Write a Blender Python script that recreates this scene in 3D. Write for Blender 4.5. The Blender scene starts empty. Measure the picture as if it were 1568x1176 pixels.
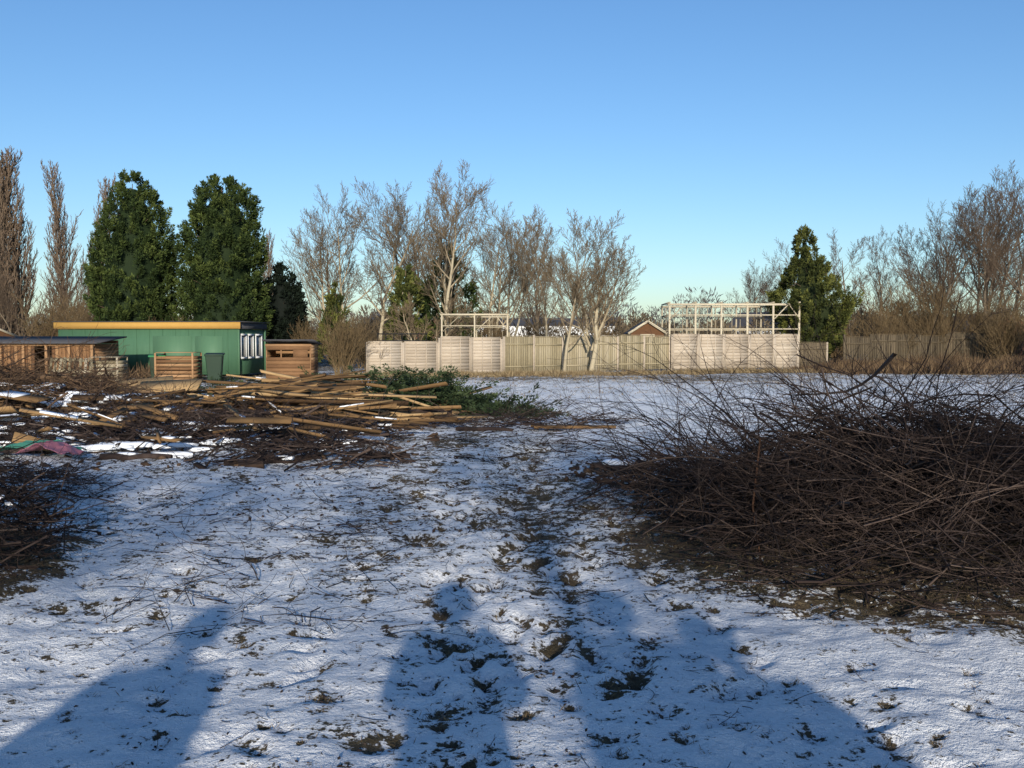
import bpy, math, random, bmesh
import numpy as np
from mathutils import Vector, Matrix
R=random.Random(11)
rng=np.random.default_rng(11)
scene=bpy.context.scene
def link(o):
    scene.collection.objects.link(o); return o

# ------------------------------------------------------------ noise / ground functions
def h2(ix,iy,s):
    n=(ix.astype(np.int64)*374761393+iy.astype(np.int64)*668265263+s*974634777)&0xffffffff
    n=((n^(n>>13))*1274126177)&0xffffffff
    n=n^(n>>16)
    return (n&0xffff)/65535.0
def vn(x,y,s=0):
    x=np.asarray(x,float); y=np.asarray(y,float)
    ix=np.floor(x); iy=np.floor(y); fx=x-ix; fy=y-iy
    fx=fx*fx*(3-2*fx); fy=fy*fy*(3-2*fy)
    a=h2(ix,iy,s); b=h2(ix+1,iy,s); c=h2(ix,iy+1,s); d=h2(ix+1,iy+1,s)
    return (a*(1-fx)+b*fx)*(1-fy)+(c*(1-fx)+d*fx)*fy
def fbm(x,y,s=0,o=3):
    r=0;a=1;t=0
    for i in range(o):
        r=r+a*vn(x*2**i+i*17.3,y*2**i-i*9.1,s+i); t+=a; a*=.5
    return r/t-.5
def bump(x,y,cx,cy,rx,ry):
    q=((x-cx)/rx)**2+((y-cy)/ry)**2
    return np.clip(1-q,0,1)
prints=[]
for i in range(300):
    yy=R.uniform(3,15); prints.append((R.uniform(-.46,.46)*yy+.1,yy,R.uniform(.04,.08),R.uniform(.08,.14),R.uniform(0,math.pi),R.uniform(.015,.04)))
for i in range(190):
    yy=R.uniform(4.5,15.5); prints.append((.35+.25*math.sin(yy*.45)-.3+R.gauss(0,.5),yy,.055,.13,R.gauss(0,.35),R.uniform(.025,.05)))
tuss=[(-.33,5.35,.10),(-.3,4.35,.10),(-.85,4.5,.07),(.5,4.75,.06),(.05,4.35,.06),(-1.6,5.1,.05),(.95,5.2,.05),(-.15,4.8,.04),(.3,5.5,.04),
      (-.55,6.2,.05),(1.7,4.9,.04),(2.2,5.4,.05),(-2.3,6.9,.07),(-1.9,7.3,.07),(-1.5,8.0,.06),(1.25,6.1,.06),(-.95,5.0,.03)]
for i in range(420):
    yy=R.uniform(3.5,12); tuss.append((R.uniform(-.5,.5)*yy,yy,R.uniform(.01,.038)))
def gz(x,y,micro=True):
    x=np.asarray(x,float); y=np.asarray(y,float)
    far=np.clip(1-(np.hypot(x,y)-55)/60,0,1)
    z=.22*fbm(x/9,y/9,3)*far+.06*fbm(x/1.3,y/1.3,5)*far
    z=z+.06*fbm(x/.45,y/.45,8)*np.clip(1-(y-14)/20,0,1)*far
    z=z+.16*fbm(x/.9,y/.7,18)*np.clip((y-14)/6,0,1)*np.clip((52-y)/5,0,1)
    z=z+.22*bump(x,y,4.4,7.8,3.4,2.4)+.2*bump(x,y,-4.6,6.9,1.6,1.7)+.3*bump(x,y,-10,19,5,3.4)
    z=z+.3*np.abs(fbm(x/.8,y/.8,91))*bump(x,y,-5,15,6,5)
    px=.35+.25*np.sin(y*.45)
    z=z-.05*np.exp(-((x-px)/.35)**2)*np.clip((y-5)/4,0,1)*np.clip((22-y)/6,0,1)
    if micro:
        z=z+.036*fbm(x/.13,y/.13,14)*np.clip(1-(y-9)/8,0,1)*far
        I=np.nonzero((y<16.5)&(y>2.5)&(np.abs(x)<9))[0]
        if len(I):
            xi=x[I];yi=y[I];zi=np.zeros(len(I))
            for (cx,cy,a,b,th,dp) in prints:
                m=(np.abs(yi-cy)<.3); m&=(np.abs(xi-cx)<.3)
                dx=xi[m]-cx; dy=yi[m]-cy
                u=dx*math.cos(th)+dy*math.sin(th); v=-dx*math.sin(th)+dy*math.cos(th)
                zi[m]-=dp*np.exp(-((u/a)**2+(v/b)**2)**2)
            for (cx,cy,a) in tuss:
                m=(np.abs(yi-cy)<.2); m&=(np.abs(xi-cx)<.2)
                zi[m]-=.022*np.exp(-(((xi[m]-cx)/a)**2+((yi[m]-cy)/a)**2)**2)
            z[I]+=zi
    return z
def gz1(x,y): return float(gz(np.array([x]),np.array([y]),False)[0])
def bare(x,y):
    b=np.full(x.shape,.24)
    b+=.15*np.clip((y-6)/3,0,1)*np.clip((19-y)/3,0,1)
    px=.35+.25*np.sin(y*.45)
    b+=.20*np.exp(-((x-px)/.4)**2)*np.clip((y-4)/3,0,1)*np.clip((24-y)/4,0,1)
    b+=.15*np.exp(-((x-px+1.3)/.4)**2)*np.clip((y-5)/3,0,1)*np.clip((24-y)/4,0,1)
    b+=.25*bump(x,y,1.7,10.0,1.6,3.4)
    b+=.85*np.sqrt(bump(x,y,4.5,7.6,3.8,2.7))
    b+=.8*np.sqrt(bump(x,y,-4.6,6.9,1.6,1.8))
    b+=.4*np.sqrt(bump(x,y,-10,19,5.5,4.5))+.2*np.sqrt(bump(x,y,-5,18,6,5))+.25*np.sqrt(bump(x,y,-2.5,24,5,5))
    b-=.2*np.clip((y-15)/2,0,1)*np.clip((32-y)/5,0,1)*np.clip((x+.5)/2,0,1)
    b+=.10*np.clip((y-26)/5,0,1)+.22*np.clip((y-35)/8,0,1)
    b+=.25*np.clip((-8-x)/4,0,1)*np.clip((y-20)/6,0,1)
    b+=.30*fbm(x/2.2,y/2.2,21)+.36*fbm(x/5,y/1.5,27)*np.clip((y-20)/6,0,1)
    I=np.nonzero((y<13)&(y>2.5)&(np.abs(x)<7))[0]
    xi=x[I];yi=y[I];bi=np.zeros(len(I))
    for (cx,cy,a) in tuss:
        m=(np.abs(yi-cy)<.3); m&=(np.abs(xi-cx)<.3)
        bi[m]+=.55*np.exp(-(((xi[m]-cx)/a)**2+((yi[m]-cy)/a)**2))
    for (cx,cy,a,b_,th,dp) in prints[::2]:
        m=(np.abs(yi-cy)<.3); m&=(np.abs(xi-cx)<.3)
        dx=xi[m]-cx; dy=yi[m]-cy
        u=dx*math.cos(th)+dy*math.sin(th); v=-dx*math.sin(th)+dy*math.cos(th)
        bi[m]+=.26*np.exp(-((u/a)**2+(v/b_)**2)**2)
    b[I]+=bi
    return b

# ------------------------------------------------------------ mesh builders
def np_mesh(name,V,F,shade=None,mi=None,smooth=False):
    me=bpy.data.meshes.new(name)
    V=np.ascontiguousarray(V,dtype=np.float32); F=np.ascontiguousarray(F,dtype=np.int32)
    M,k=F.shape
    me.vertices.add(len(V)); me.vertices.foreach_set('co',V.ravel())
    me.loops.add(M*k); me.loops.foreach_set('vertex_index',F.ravel())
    me.polygons.add(M); me.polygons.foreach_set('loop_start',np.arange(0,M*k,k,dtype=np.int32))
    try: me.polygons.foreach_set('loop_total',np.full(M,k,dtype=np.int32))
    except Exception: pass
    if shade is not None:
        at=me.attributes.new('shade','FLOAT','FACE'); at.data.foreach_set('value',np.asarray(shade,dtype=np.float32))
    if mi is not None: me.polygons.foreach_set('material_index',np.asarray(mi,dtype=np.int32))
    me.update(calc_edges=True)
    if smooth: me.polygons.foreach_set('use_smooth',np.ones(len(me.polygons),dtype=bool))
    return me
def obj(name,me,mats,parent=None,loc=(0,0,0),rot=0,scale=None):
    o=bpy.data.objects.new(name,me); link(o)
    if len(me.materials)==0:
        for m in mats: me.materials.append(m)
    o.location=loc; o.rotation_euler=(0,0,rot)
    if scale: o.scale=scale
    if parent: o.parent=parent
    return o
def empty(name,loc=(0,0,0),rot=0):
    o=bpy.data.objects.new(name,None); link(o); o.location=loc; o.rotation_euler=(0,0,rot); o.empty_display_size=.3
    return o

class Segs:
    def __init__(s): s.a=[]
    def add(s,p,q,r0,r1,sh): s.a.append((p[0],p[1],p[2],q[0],q[1],q[2],r0,r1,sh))
    def mesh(s,name,thick=.035):
        A=np.array(s.a)
        big=(A[:,6]>thick)
        Vs=[];Fs=[];Sh=[];off=0
        for m,k in ((big,7),(~big,3)):
            B=A[m]
            if len(B)==0: continue
            p=B[:,0:3]; q=B[:,3:6]; d=q-p; L=np.linalg.norm(d,axis=1,keepdims=True)+1e-9; d=d/L
            if k>3: q=q+d*B[:,7:8]*.35
            ref=np.where(np.abs(d[:,2:3])>.9,np.array([[1.,0,0]]),np.array([[0,0,1.]]))
            u=np.cross(d,ref); u/=np.linalg.norm(u,axis=1,keepdims=True); v=np.cross(d,u)
            n=len(B); V=np.zeros((n,2*k,3))
            for j in range(k):
                a=2*math.pi*j/k; w=u*math.cos(a)+v*math.sin(a)
                V[:,j]=p+w*B[:,6:7]; V[:,k+j]=q+w*B[:,7:8]
            f=np.array([[j,(j+1)%k,k+(j+1)%k,k+j] for j in range(k)])
            F=(np.arange(n)*2*k)[:,None,None]+f[None]
            Vs.append(V.reshape(-1,3)); Fs.append(F.reshape(-1,4)+off); Sh.append(np.repeat(B[:,8],k)); off+=n*2*k
        return np_mesh(name,np.concatenate(Vs),np.concatenate(Fs),np.concatenate(Sh))

class Boxes:
    def __init__(s): s.c=[];s.m=[];s.h=[];s.sh=[];s.mi=[]
    def add(s,c,size,rot=None,sh=None,mi=0):
        s.c.append(tuple(c)); s.h.append((size[0]/2,size[1]/2,size[2]/2))
        s.m.append(np.array(rot) if rot is not None else np.eye(3)); s.sh.append(R.random() if sh is None else sh); s.mi.append(mi)
    def beam(s,p,q,w,h=None,sh=None,mi=0):
        p=Vector(p);q=Vector(q);d=q-p;L=d.length;d.normalize()
        up=Vector((0,0,1)) if abs(d.z)<.95 else Vector((0,1,0))
        y=up.cross(d).normalized(); z=d.cross(y)
        s.add((p+q)/2,(L,w,h or w),np.array([d,y,z]).T,sh,mi)
    def mesh(s,name):
        c=np.array(s.c);m=np.array(s.m);h=np.array(s.h);n=len(c)
        sg=np.array([[-1,-1,-1],[1,-1,-1],[1,1,-1],[-1,1,-1],[-1,-1,1],[1,-1,1],[1,1,1],[-1,1,1]],float)
        loc=sg[None]*h[:,None]
        V=np.einsum('nij,nkj->nki',m,loc)+c[:,None]
        f=np.array([[0,3,2,1],[4,5,6,7],[0,1,5,4],[1,2,6,5],[2,3,7,6],[3,0,4,7]])
        F=(np.arange(n)*8)[:,None,None]+f[None]
        return np_mesh(name,V.reshape(-1,3),F.reshape(-1,4),np.repeat(s.sh,6),np.repeat(s.mi,6))

def nrm(v):
    l=np.linalg.norm(v,axis=-1,keepdims=True)+1e-9; return v/l
def leaf_geo(c,d,L,W,sh):
    n=len(c); d=nrm(d); t=rng.normal(size=(n,3)); u=nrm(np.cross(d,t))
    L=np.asarray(L).reshape(-1,1)*np.ones((n,1)); W=np.asarray(W).reshape(-1,1)*np.ones((n,1))
    V=np.stack([c,c+d*L*.45+u*W,c+d*L,c+d*L*.45-u*W],1).reshape(-1,3)
    F=np.arange(n*4).reshape(-1,4)
    return V,F,sh
def merge(parts):
    Vs=[];Fs=[];S=[];o=0
    for V,F,s in parts:
        Vs.append(V);Fs.append(F+o);S.append(s);o+=len(V)
    return np.concatenate(Vs),np.concatenate(Fs),np.concatenate(S)

# ------------------------------------------------------------ materials
def mat(name,stops,rough=.9,nscale=6,namt=.35,bumps=0,stretch=None,attr=True,spec=.2,metal=0):
    m=bpy.data.materials.new(name); m.use_nodes=True; nt=m.node_tree; N=nt.nodes; L=nt.links
    b=N['Principled BSDF']; b.inputs['Roughness'].default_value=rough; b.inputs['Metallic'].default_value=metal
    b.inputs['Specular IOR Level'].default_value=spec
    tc=N.new('ShaderNodeTexCoord'); mp=N.new('ShaderNodeMapping'); L.new(tc.outputs['Object'],mp.inputs[0])
    if stretch: mp.inputs['Scale'].default_value=stretch
    nz=N.new('ShaderNodeTexNoise'); nz.inputs['Scale'].default_value=nscale; nz.inputs['Detail'].default_value=5; L.new(mp.outputs[0],nz.inputs['Vector'])
    cr=N.new('ShaderNodeValToRGB')
    el=cr.color_ramp.elements
    k=len(stops)
    while len(el)<k: el.new(.5)
    for i,c in enumerate(stops):
        el[i].position=i/(k-1) if k>1 else 0; el[i].color=(*c,1)
    ma=N.new('ShaderNodeMath'); ma.operation='MULTIPLY_ADD'; L.new(nz.outputs[0],ma.inputs[0]); ma.inputs[1].default_value=namt*2; 
    if attr:
        at=N.new('ShaderNodeAttribute'); at.attribute_name='shade'
        s2=N.new('ShaderNodeMath'); s2.operation='SUBTRACT'; L.new(at.outputs['Fac'],s2.inputs[0]); s2.inputs[1].default_value=namt
        L.new(s2.outputs[0],ma.inputs[2])
    else: ma.inputs[2].default_value=.5-namt
    L.new(ma.outputs[0],cr.inputs[0]); L.new(cr.outputs[0],b.inputs['Base Color'])
    if bumps:
        bp=N.new('ShaderNodeBump'); bp.inputs['Strength'].default_value=.6; bp.inputs['Distance'].default_value=bumps
        L.new(nz.outputs[0],bp.inputs['Height']); L.new(bp.outputs[0],b.inputs['Normal'])
    return m
M_bark=mat('bark_pale',[(.12,.088,.056),(.21,.16,.10),(.42,.36,.25)],nscale=9,namt=.15)
M_barkr=mat('bark_brown',[(.085,.06,.042),(.14,.10,.068),(.25,.2,.14)],nscale=9,namt=.15)
M_pop=mat('bark_poplar',[(.21,.14,.095),(.16,.12,.085),(.12,.10,.08)],nscale=4,namt=.2)
M_shrub=mat('twig_tan',[(.11,.075,.04),(.19,.135,.07),(.28,.21,.11)],nscale=6,namt=.2)
M_twig=mat('twig_dark',[(.014,.010,.009),(.042,.028,.024),(.15,.11,.088)],nscale=12,namt=.2)  # tones darkened to carry the shade inside the dense heaps
M_twig2=mat('twig_orange',[(.035,.022,.016),(.10,.062,.038),(.24,.155,.09)],nscale=12,namt=.2)
M_con=mat('conifer_green',[(.010,.020,.006),(.034,.054,.013),(.085,.11,.026)],nscale=1.2,namt=.18,rough=.8)
M_cony=mat('conifer_olive',[(.016,.024,.007),(.055,.066,.016),(.15,.155,.035)],nscale=1.2,namt=.18,rough=.8)
M_cond=mat('conifer_dark',[(.003,.006,.004),(.006,.011,.007),(.01,.018,.009)],nscale=1.2,namt=.18,rough=.8)
M_cut=mat('cuttings_green',[(.008,.017,.008),(.028,.046,.018),(.075,.10,.045)],nscale=3,namt=.18,rough=.8)
M_far=mat('far_trees_hazed',[(.055,.055,.065),(.085,.08,.085),(.13,.115,.105)],nscale=.05,namt=.2)  # bluish tones paint the distance haze into the colour
M_hedge=mat('hedgerow',[(.06,.045,.03),(.11,.085,.055),(.17,.135,.085)],nscale=.1,namt=.2)
M_dry=mat('dry_grass',[(.10,.065,.032),(.22,.16,.085),(.38,.30,.18)],nscale=1.5,namt=.2)
M_wood=mat('wood_planks',[(.06,.035,.018),(.22,.13,.058),(.46,.31,.155)],nscale=5,namt=.2,stretch=(1,1,4),bumps=.01)
M_fence=mat('fence_wood',[(.30,.245,.185),(.46,.385,.30),(.58,.51,.42)],nscale=5,namt=.3,stretch=(.6,.6,5),bumps=.01)
M_fence2=mat('fence_wood_old',[(.18,.15,.09),(.32,.27,.175),(.45,.39,.29)],nscale=5,namt=.3,stretch=(4,4,.5),bumps=.01)
M_fence3=mat('fence_dark',[(.06,.047,.03),(.115,.09,.058),(.20,.155,.10)],nscale=7,namt=.2,stretch=(6,6,.6))
M_frame=mat('frame_timber',[(.28,.24,.17),(.45,.39,.28),(.58,.51,.38)],nscale=5,namt=.2)
M_snow=mat('snow_lump',[(.78,.82,.88),(.88,.9,.95)],nscale=20,namt=.2,attr=False,bumps=.01)
M_green=mat('green_paint',[(.045,.11,.06),(.07,.155,.09),(.095,.19,.11)],nscale=3,namt=.2,rough=.6,stretch=(5,5,.4),bumps=.01)
M_fascia=mat('fascia_orange',[(.34,.18,.045),(.48,.28,.075),(.56,.37,.13)],nscale=4,namt=.15,attr=False)
M_roof=mat('felt_roof',[(.05,.05,.055),(.10,.10,.11)],nscale=6,attr=False)
M_white=mat('white_paint',[(.65,.65,.63),(.8,.8,.78)],nscale=6,attr=False,rough=.5)
M_glass=mat('window_glass',[(.03,.05,.07),(.06,.09,.12)],nscale=2,attr=False,rough=.08,spec=.7)
M_bing=mat('bin_green',[(.015,.14,.05),(.03,.22,.08)],nscale=5,attr=False,rough=.5,spec=.3)
M_bind=mat('bin_dark_green',[(.008,.025,.014),(.014,.04,.02)],nscale=5,attr=False,rough=.5,spec=.3)
M_black=mat('black_metal',[(.01,.01,.01),(.03,.03,.03)],nscale=5,attr=False,rough=.5)
M_shed=mat('shed_wood',[(.11,.055,.028),(.24,.13,.062),(.42,.25,.13)],nscale=5,namt=.2,stretch=(1,1,6))
M_brick=mat('brick_red',[(.25,.09,.06),(.4,.18,.12)],nscale=5,attr=False)
M_rust=mat('rust',[(.06,.03,.018),(.13,.065,.035)],nscale=15,attr=False)
M_tarpg=mat('tarp_green',[(.04,.16,.11),(.08,.28,.2)],nscale=8,attr=False,rough=.5)
M_tarpp=mat('tarp_pink',[(.28,.09,.12),(.48,.2,.24)],nscale=8,attr=False,rough=.5)
M_cloth=mat('coat_cloth',[(.02,.025,.04),(.05,.05,.07)],nscale=20,attr=False)
M_skin=mat('skin',[(.4,.24,.17),(.5,.32,.24)],nscale=10,attr=False,rough=.6)

def ground_mat():
    m=bpy.data.materials.new('snowy_ground'); m.use_nodes=True; nt=m.node_tree; N=nt.nodes; L=nt.links
    b=N['Principled BSDF']; tc=N.new('ShaderNodeTexCoord')
    def noise(sc,det=4,rough=.6,dist=0):
        n=N.new('ShaderNodeTexNoise'); n.inputs['Scale'].default_value=sc; n.inputs['Detail'].default_value=det
        n.inputs['Roughness'].default_value=rough; n.inputs['Distortion'].default_value=dist
        L.new(tc.outputs['Object'],n.inputs['Vector']); return n.outputs[0]
    def math_(op,a,bv,c=None):
        x=N.new('ShaderNodeMath'); x.operation=op
        for i,v in enumerate((a,bv,c)):
            if v is None: continue
            if hasattr(v,'links'): L.new(v,x.inputs[i])
            else: x.inputs[i].default_value=v
        return x.outputs[0]
    at=N.new('ShaderNodeAttribute'); at.attribute_name='bare'
    nA=noise(2.4,3); nB=noise(9,4,.6,.4); nC=noise(28,4,.7)
    s=math_('MULTIPLY_ADD',nA,1.0,at.outputs['Fac']); s=math_('MULTIPLY_ADD',nB,1.4,s); s=math_('MULTIPLY_ADD',nC,1.8,s); s=math_('SUBTRACT',s,2.10)
    mr=N.new('ShaderNodeMapRange'); mr.interpolation_type='SMOOTHSTEP'; L.new(s,mr.inputs[0]); mr.inputs[1].default_value=.50; mr.inputs[2].default_value=.64
    mask=mr.outputs[0]
    g=N.new('ShaderNodeValToRGB'); e=g.color_ramp.elements; e[0].position=.3; e[0].color=(.03,.021,.014,1); e[1].position=.72; e[1].color=(.24,.18,.10,1)
    x=e.new(.5); x.color=(.085,.06,.034,1); L.new(noise(22,5,.75),g.inputs[0])
    g2=N.new('ShaderNodeValToRGB'); e=g2.color_ramp.elements; e[0].position=.35; e[0].color=(.04,.045,.02,1); e[1].position=.65; e[1].color=(.14,.10,.06,1)
    L.new(noise(1.1,4),g2.inputs[0])
    mg=N.new('ShaderNodeMix'); mg.data_type='RGBA'; mg.inputs[0].default_value=.4; L.new(g.outputs[0],mg.inputs[6]); L.new(g2.outputs[0],mg.inputs[7])
    sn=N.new('ShaderNodeValToRGB'); e=sn.color_ramp.elements; e[0].position=.3; e[0].color=(.84,.87,.91,1); e[1].position=.6; e[1].color=(.96,.965,.975,1)
    L.new(noise(7,5,.7),sn.inputs[0])
    mx=N.new('ShaderNodeMix'); mx.data_type='RGBA'; L.new(mask,mx.inputs[0]); L.new(sn.outputs[0],mx.inputs[6]); L.new(mg.outputs[2],mx.inputs[7])
    L.new(mx.outputs[2],b.inputs['Base Color'])
    rr=math_('MULTIPLY_ADD',mask,.35,.55); L.new(rr,b.inputs['Roughness']); b.inputs['Specular IOR Level'].default_value=.25
    hh=math_('MULTIPLY_ADD',mask,-1.2,math_('MULTIPLY',nB,1.6)); hh=math_('MULTIPLY_ADD',nC,1.4,hh); hh=math_('MULTIPLY_ADD',noise(120,3),.3,hh)
    bp=N.new('ShaderNodeBump'); bp.inputs['Strength'].default_value=1; bp.inputs['Distance'].default_value=.034
    L.new(hh,bp.inputs['Height']); L.new(bp.outputs[0],b.inputs['Normal'])
    return m
def axis(c0,c1,s0,grow,lim0,lim1):
    a=[c0]
    while a[-1]<c1: a.append(a[-1]+s0)
    s=s0
    while a[-1]<lim1: s*=grow if a[-1]<40 else 1.1; a.append(a[-1]+s)
    s=s0; b=[c0]
    while b[-1]>lim0: s*=grow if b[-1]>-40 else 1.1; b.append(b[-1]-s)
    return np.array(b[:0:-1]+a)
xs=axis(-4,4.5,.03,1.024,-4000,4000)
ya=[2.6]; s=.026
while ya[-1]<4000:
    ya.append(ya[-1]+s); s*=1.005 if ya[-1]<50 else 1.12
yb=[2.6]; s=.03
while yb[-1]>-400: s*=1.15; yb.append(yb[-1]-s)
ys=np.array(yb[:0:-1]+ya)
X,Y=np.meshgrid(xs,ys)
Xf=X.ravel();Yf=Y.ravel()
Z=gz(Xf,Yf)
nx=len(xs);ny=len(ys)
print('ground',nx,ny)
i=np.arange((nx-1)*(ny-1)); r=i//(nx-1); c=i%(nx-1); a=r*nx+c
me=np_mesh('ground',np.stack([Xf,Yf,Z],1),np.stack([a,a+1,a+nx+1,a+nx],1),smooth=True)
at=me.attributes.new('bare','FLOAT','POINT'); at.data.foreach_set('value',bare(Xf,Yf).astype(np.float32))
obj('ground',me,[ground_mat()])

# ------------------------------------------------------------ bare trees
def vnorm(v):
    l=math.sqrt(v[0]**2+v[1]**2+v[2]**2)+1e-9; return (v[0]/l,v[1]/l,v[2]/l)
def vcross(a,b): return (a[1]*b[2]-a[2]*b[1],a[2]*b[0]-a[0]*b[2],a[0]*b[1]-a[1]*b[0])
def perp(d,a):
    ref=(1,0,0) if abs(d[2])>.8 else (0,0,1)
    u=vnorm(vcross(d,ref)); v=vcross(d,u); c=math.cos(a); s=math.sin(a)
    return (u[0]*c+v[0]*s,u[1]*c+v[1]*s,u[2]*c+v[2]*s)
def grow(S,p,d,L,r,lv,P,rmin):
    n=P['n'][lv]; sl=L/n; q=p; rp=r
    nch=P['ch'][lv] if lv<len(P['ch']) else 0
    st=P['st'][lv] if nch else 0
    ts=[st+(1-st)*(k+R.random())/nch for k in range(nch)] if nch else []
    wob=P['wob'][lv]; tr=P['tr'][lv]; az=R.uniform(0,6.28)
    for i in range(n):
        d=vnorm((d[0]+R.gauss(0,wob),d[1]+R.gauss(0,wob),d[2]+R.gauss(0,wob)+tr))
        q2=(q[0]+d[0]*sl,q[1]+d[1]*sl,q[2]+d[2]*sl)
        r2=max(rmin,r*(1-.82*(i+1)/n))
        S.add(q,q2,rp,r2,min(1,max(0,.2+rp*8+R.uniform(-.12,.12))))
        while ts and ts[0]<=(i+1)/n+1e-6:
            t=ts.pop(0); f=t*n-i
            pos=(q[0]+d[0]*sl*f,q[1]+d[1]*sl*f,q[2]+d[2]*sl*f)
            az+=2.4+R.uniform(-.5,.5); an=P['ang'][lv]*R.uniform(.7,1.25)
            w=perp(d,az); ca=math.cos(an); sa=math.sin(an)
            cd=(d[0]*ca+w[0]*sa,d[1]*ca+w[1]*sa,d[2]*ca+w[2]*sa)
            cl=L*P['lr'][lv]*(1-P['tp'][lv]*t)*R.uniform(.7,1.2)
            rl=rp+(r2-rp)*f
            grow(S,pos,cd,cl,max(rmin,rl*P['rr'][lv]),lv+1,P,rmin)
        q=q2; rp=r2
P_open=dict(n=[9,7,4,3,2],ch=[13,9,7,4],st=[.25,.2,.12,.1],wob=[.09,.10,.09,.08,.08],tr=[.02,.10,.10,.08,.05],ang=[.85,.62,.55,.45],lr=[.60,.46,.50,.55],tp=[.45,.45,.4,.3],rr=[.62,.55,.55,.6])
P_up=dict(n=[9,7,4,3,2],ch=[14,9,7,4],st=[.2,.2,.12,.1],wob=[.06,.08,.08,.08,.08],tr=[.02,.13,.11,.08,.05],ang=[.62,.55,.5,.4],lr=[.54,.42,.50,.55],tp=[.45,.45,.4,.3],rr=[.6,.55,.55,.6])
P_high=dict(n=[9,6,4,3,2],ch=[15,8,6,4],st=[.66,.2,.12,.1],wob=[.03,.08,.12,.15,.2],tr=[.02,.03,.03,.03,.0],ang=[1.15,.7,.6,.6],lr=[.42,.5,.48,.5],tp=[.3,.45,.4,.3],rr=[.5,.55,.55,.6])
P_pop=dict(n=[10,7,4,3],ch=[66,11,5],st=[.04,.1,.1],wob=[.02,.04,.06,.08],tr=[.02,.17,.14,.1],ang=[.5,.36,.34],lr=[.36,.33,.5],tp=[.7,.4,.3],rr=[.38,.5,.6])
P_shr=dict(n=[5,4,3],ch=[7,5],st=[.2,.15],wob=[.12,.13,.15],tr=[.08,.06,.04],ang=[.5,.5],lr=[.5,.5],tp=[.4,.4],rr=[.55,.6])
def tree_mesh(name,stems,P,rmin=.009):
    S=Segs()
    for (p,d,L,r) in stems: grow(S,p,vnorm(d),L,r,0,P,rmin)
    me=S.mesh(name); A=np.array(S.a); me['H']=float(A[:,5].max())
    return me
def T(name,me,mt,x,y,rot,H,wide=1.0):
    s=H/me['H']
    return obj(name,me,[mt],loc=(x,y,gz1(x,y)-.05),rot=rot,scale=(s*wide,s*wide,s))
open1=tree_mesh('open1',[((0,0,0),(.05,0,1),12,.19)],P_open)
open2=tree_mesh('open2',[((0,0,0),(-.18,.05,1),10.5,.16),((.1,0,0),(.25,0,1),11.5,.18)],P_open)
open3=tree_mesh('open3',[((0,0,0),(-.1,0,1),12,.16)],P_up)
open4=tree_mesh('open4',[((0,0,0),(.12,0,1),11,.17),((.1,0,2.2),(-.35,.1,1),7.5,.11)],P_open)
open1b=open1.copy(); open2b=open2.copy(); open3b=open3.copy(); open4b=open4.copy()
up1=tree_mesh('up1',[((0,0,0),(.08,0,1),8.3,.09)],P_up,.007)
up2=tree_mesh('up2',[((0,0,0),(0,0,1),8.2,.15),((.05,0,1.6),(.28,0,1),6.3,.09),((-.05,0,1.9),(-.2,.1,1),5.6,.08)],P_up,.007)
lean=tree_mesh('lean',[((0,0,0),(.42,0,1),5.0,.15),((0,0,0),(-.38,0,1),4.6,.16),((1.6,0,3.6),(.1,0,1),9,.14)],P_open)
pop1=tree_mesh('pop1',[((0,0,0),(0,0,1),19,.26)],P_pop,.02)
pop2=tree_mesh('pop2',[((0,0,0),(0,0,1),18,.24)],P_pop,.02)
high1=tree_mesh('high1',[((0,0,0),(0,0,1),7.8,.25)],P_high,.009)
high2=tree_mesh('high2',[((0,0,0),(.02,0,1),7.6,.22)],P_high,.009)
N='bare_tree'
T(N,open2,M_bark,-12.3,70,0,12.4)
T(N,open1,M_bark,-9.6,71,1.2,12.8)
T(N,lean,M_bark,-5.0,57,0,11.4)
T(N,open3,M_bark,-3.9,63,2.0,12.6,1.2)
T(N,open4,M_bark,-7.2,73,3.0,13.8)
T(N,open1b,M_barkr,-5.5,80,5.0,14.2,1.1)
T(N,open3b,M_barkr,-13.5,78,1.0,12.0,1.2)
T(N,open2,M_bark,-1.4,66,2.6,10.9)
T(N,open4,M_bark,.2,71,4.0,12.0)
T(N,open3b,M_barkr,2.2,80,2.0,12.0,1.2)
T(N,up1,M_bark,2.6,49.6,0,8.3,1.3)
T(N,up2,M_bark,4.0,50.6,.4,7.8,1.3)
T(N,up1,M_bark,2.2,62,2,9.8,1.2)
T(N,open1,M_bark,6.0,76,4,9.8)
T(N,open3b,M_barkr,27.5,80,0,10.8,1.3)
T(N,open1b,M_barkr,32.4,76,2.2,13.8)
T(N,open2b,M_barkr,36.8,75,.5,14.8)
T(N,open4b,M_barkr,39.5,70,1,13.9)
T(N,open1b,M_barkr,35,66,4,9.8)
T(N,open3b,M_barkr,38,80,2,15.2,1.3)
T(N,open4b,M_barkr,34.5,82,5,14.0)
T(N,open2b,M_barkr,41,66,2.5,11.5)
T(N,open1b,M_barkr,25.5,112,1,10.8)
T(N,open2b,M_barkr,28.5,115,3,10.5)
T(N,open4b,M_barkr,30.5,108,4,12.5)
T(N,open1b,M_barkr,17.0,95,3,6.8)
T(N,open4b,M_barkr,29.5,70,3,8.6)
T(N,open3b,M_barkr,31,84,5,11.5)
T(N,open2b,M_barkr,42,88,1,16.5)
for (x,y,r,s) in ((-39,78,0,7),(-34,76,2,6),(-36.5,84,1,8),(-42,80,3,8),(-21,74,4,7),(-30,80,4,7)):
    T(N,open1b if s<7.5 else open2b,M_barkr,x,y,r,s)
N='poplar_tree'
T(N,pop1,M_pop,-46.3,90,0,18.9,1.25)
T(N,pop2,M_pop,-44.6,91,1,19.4,1.2)
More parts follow.
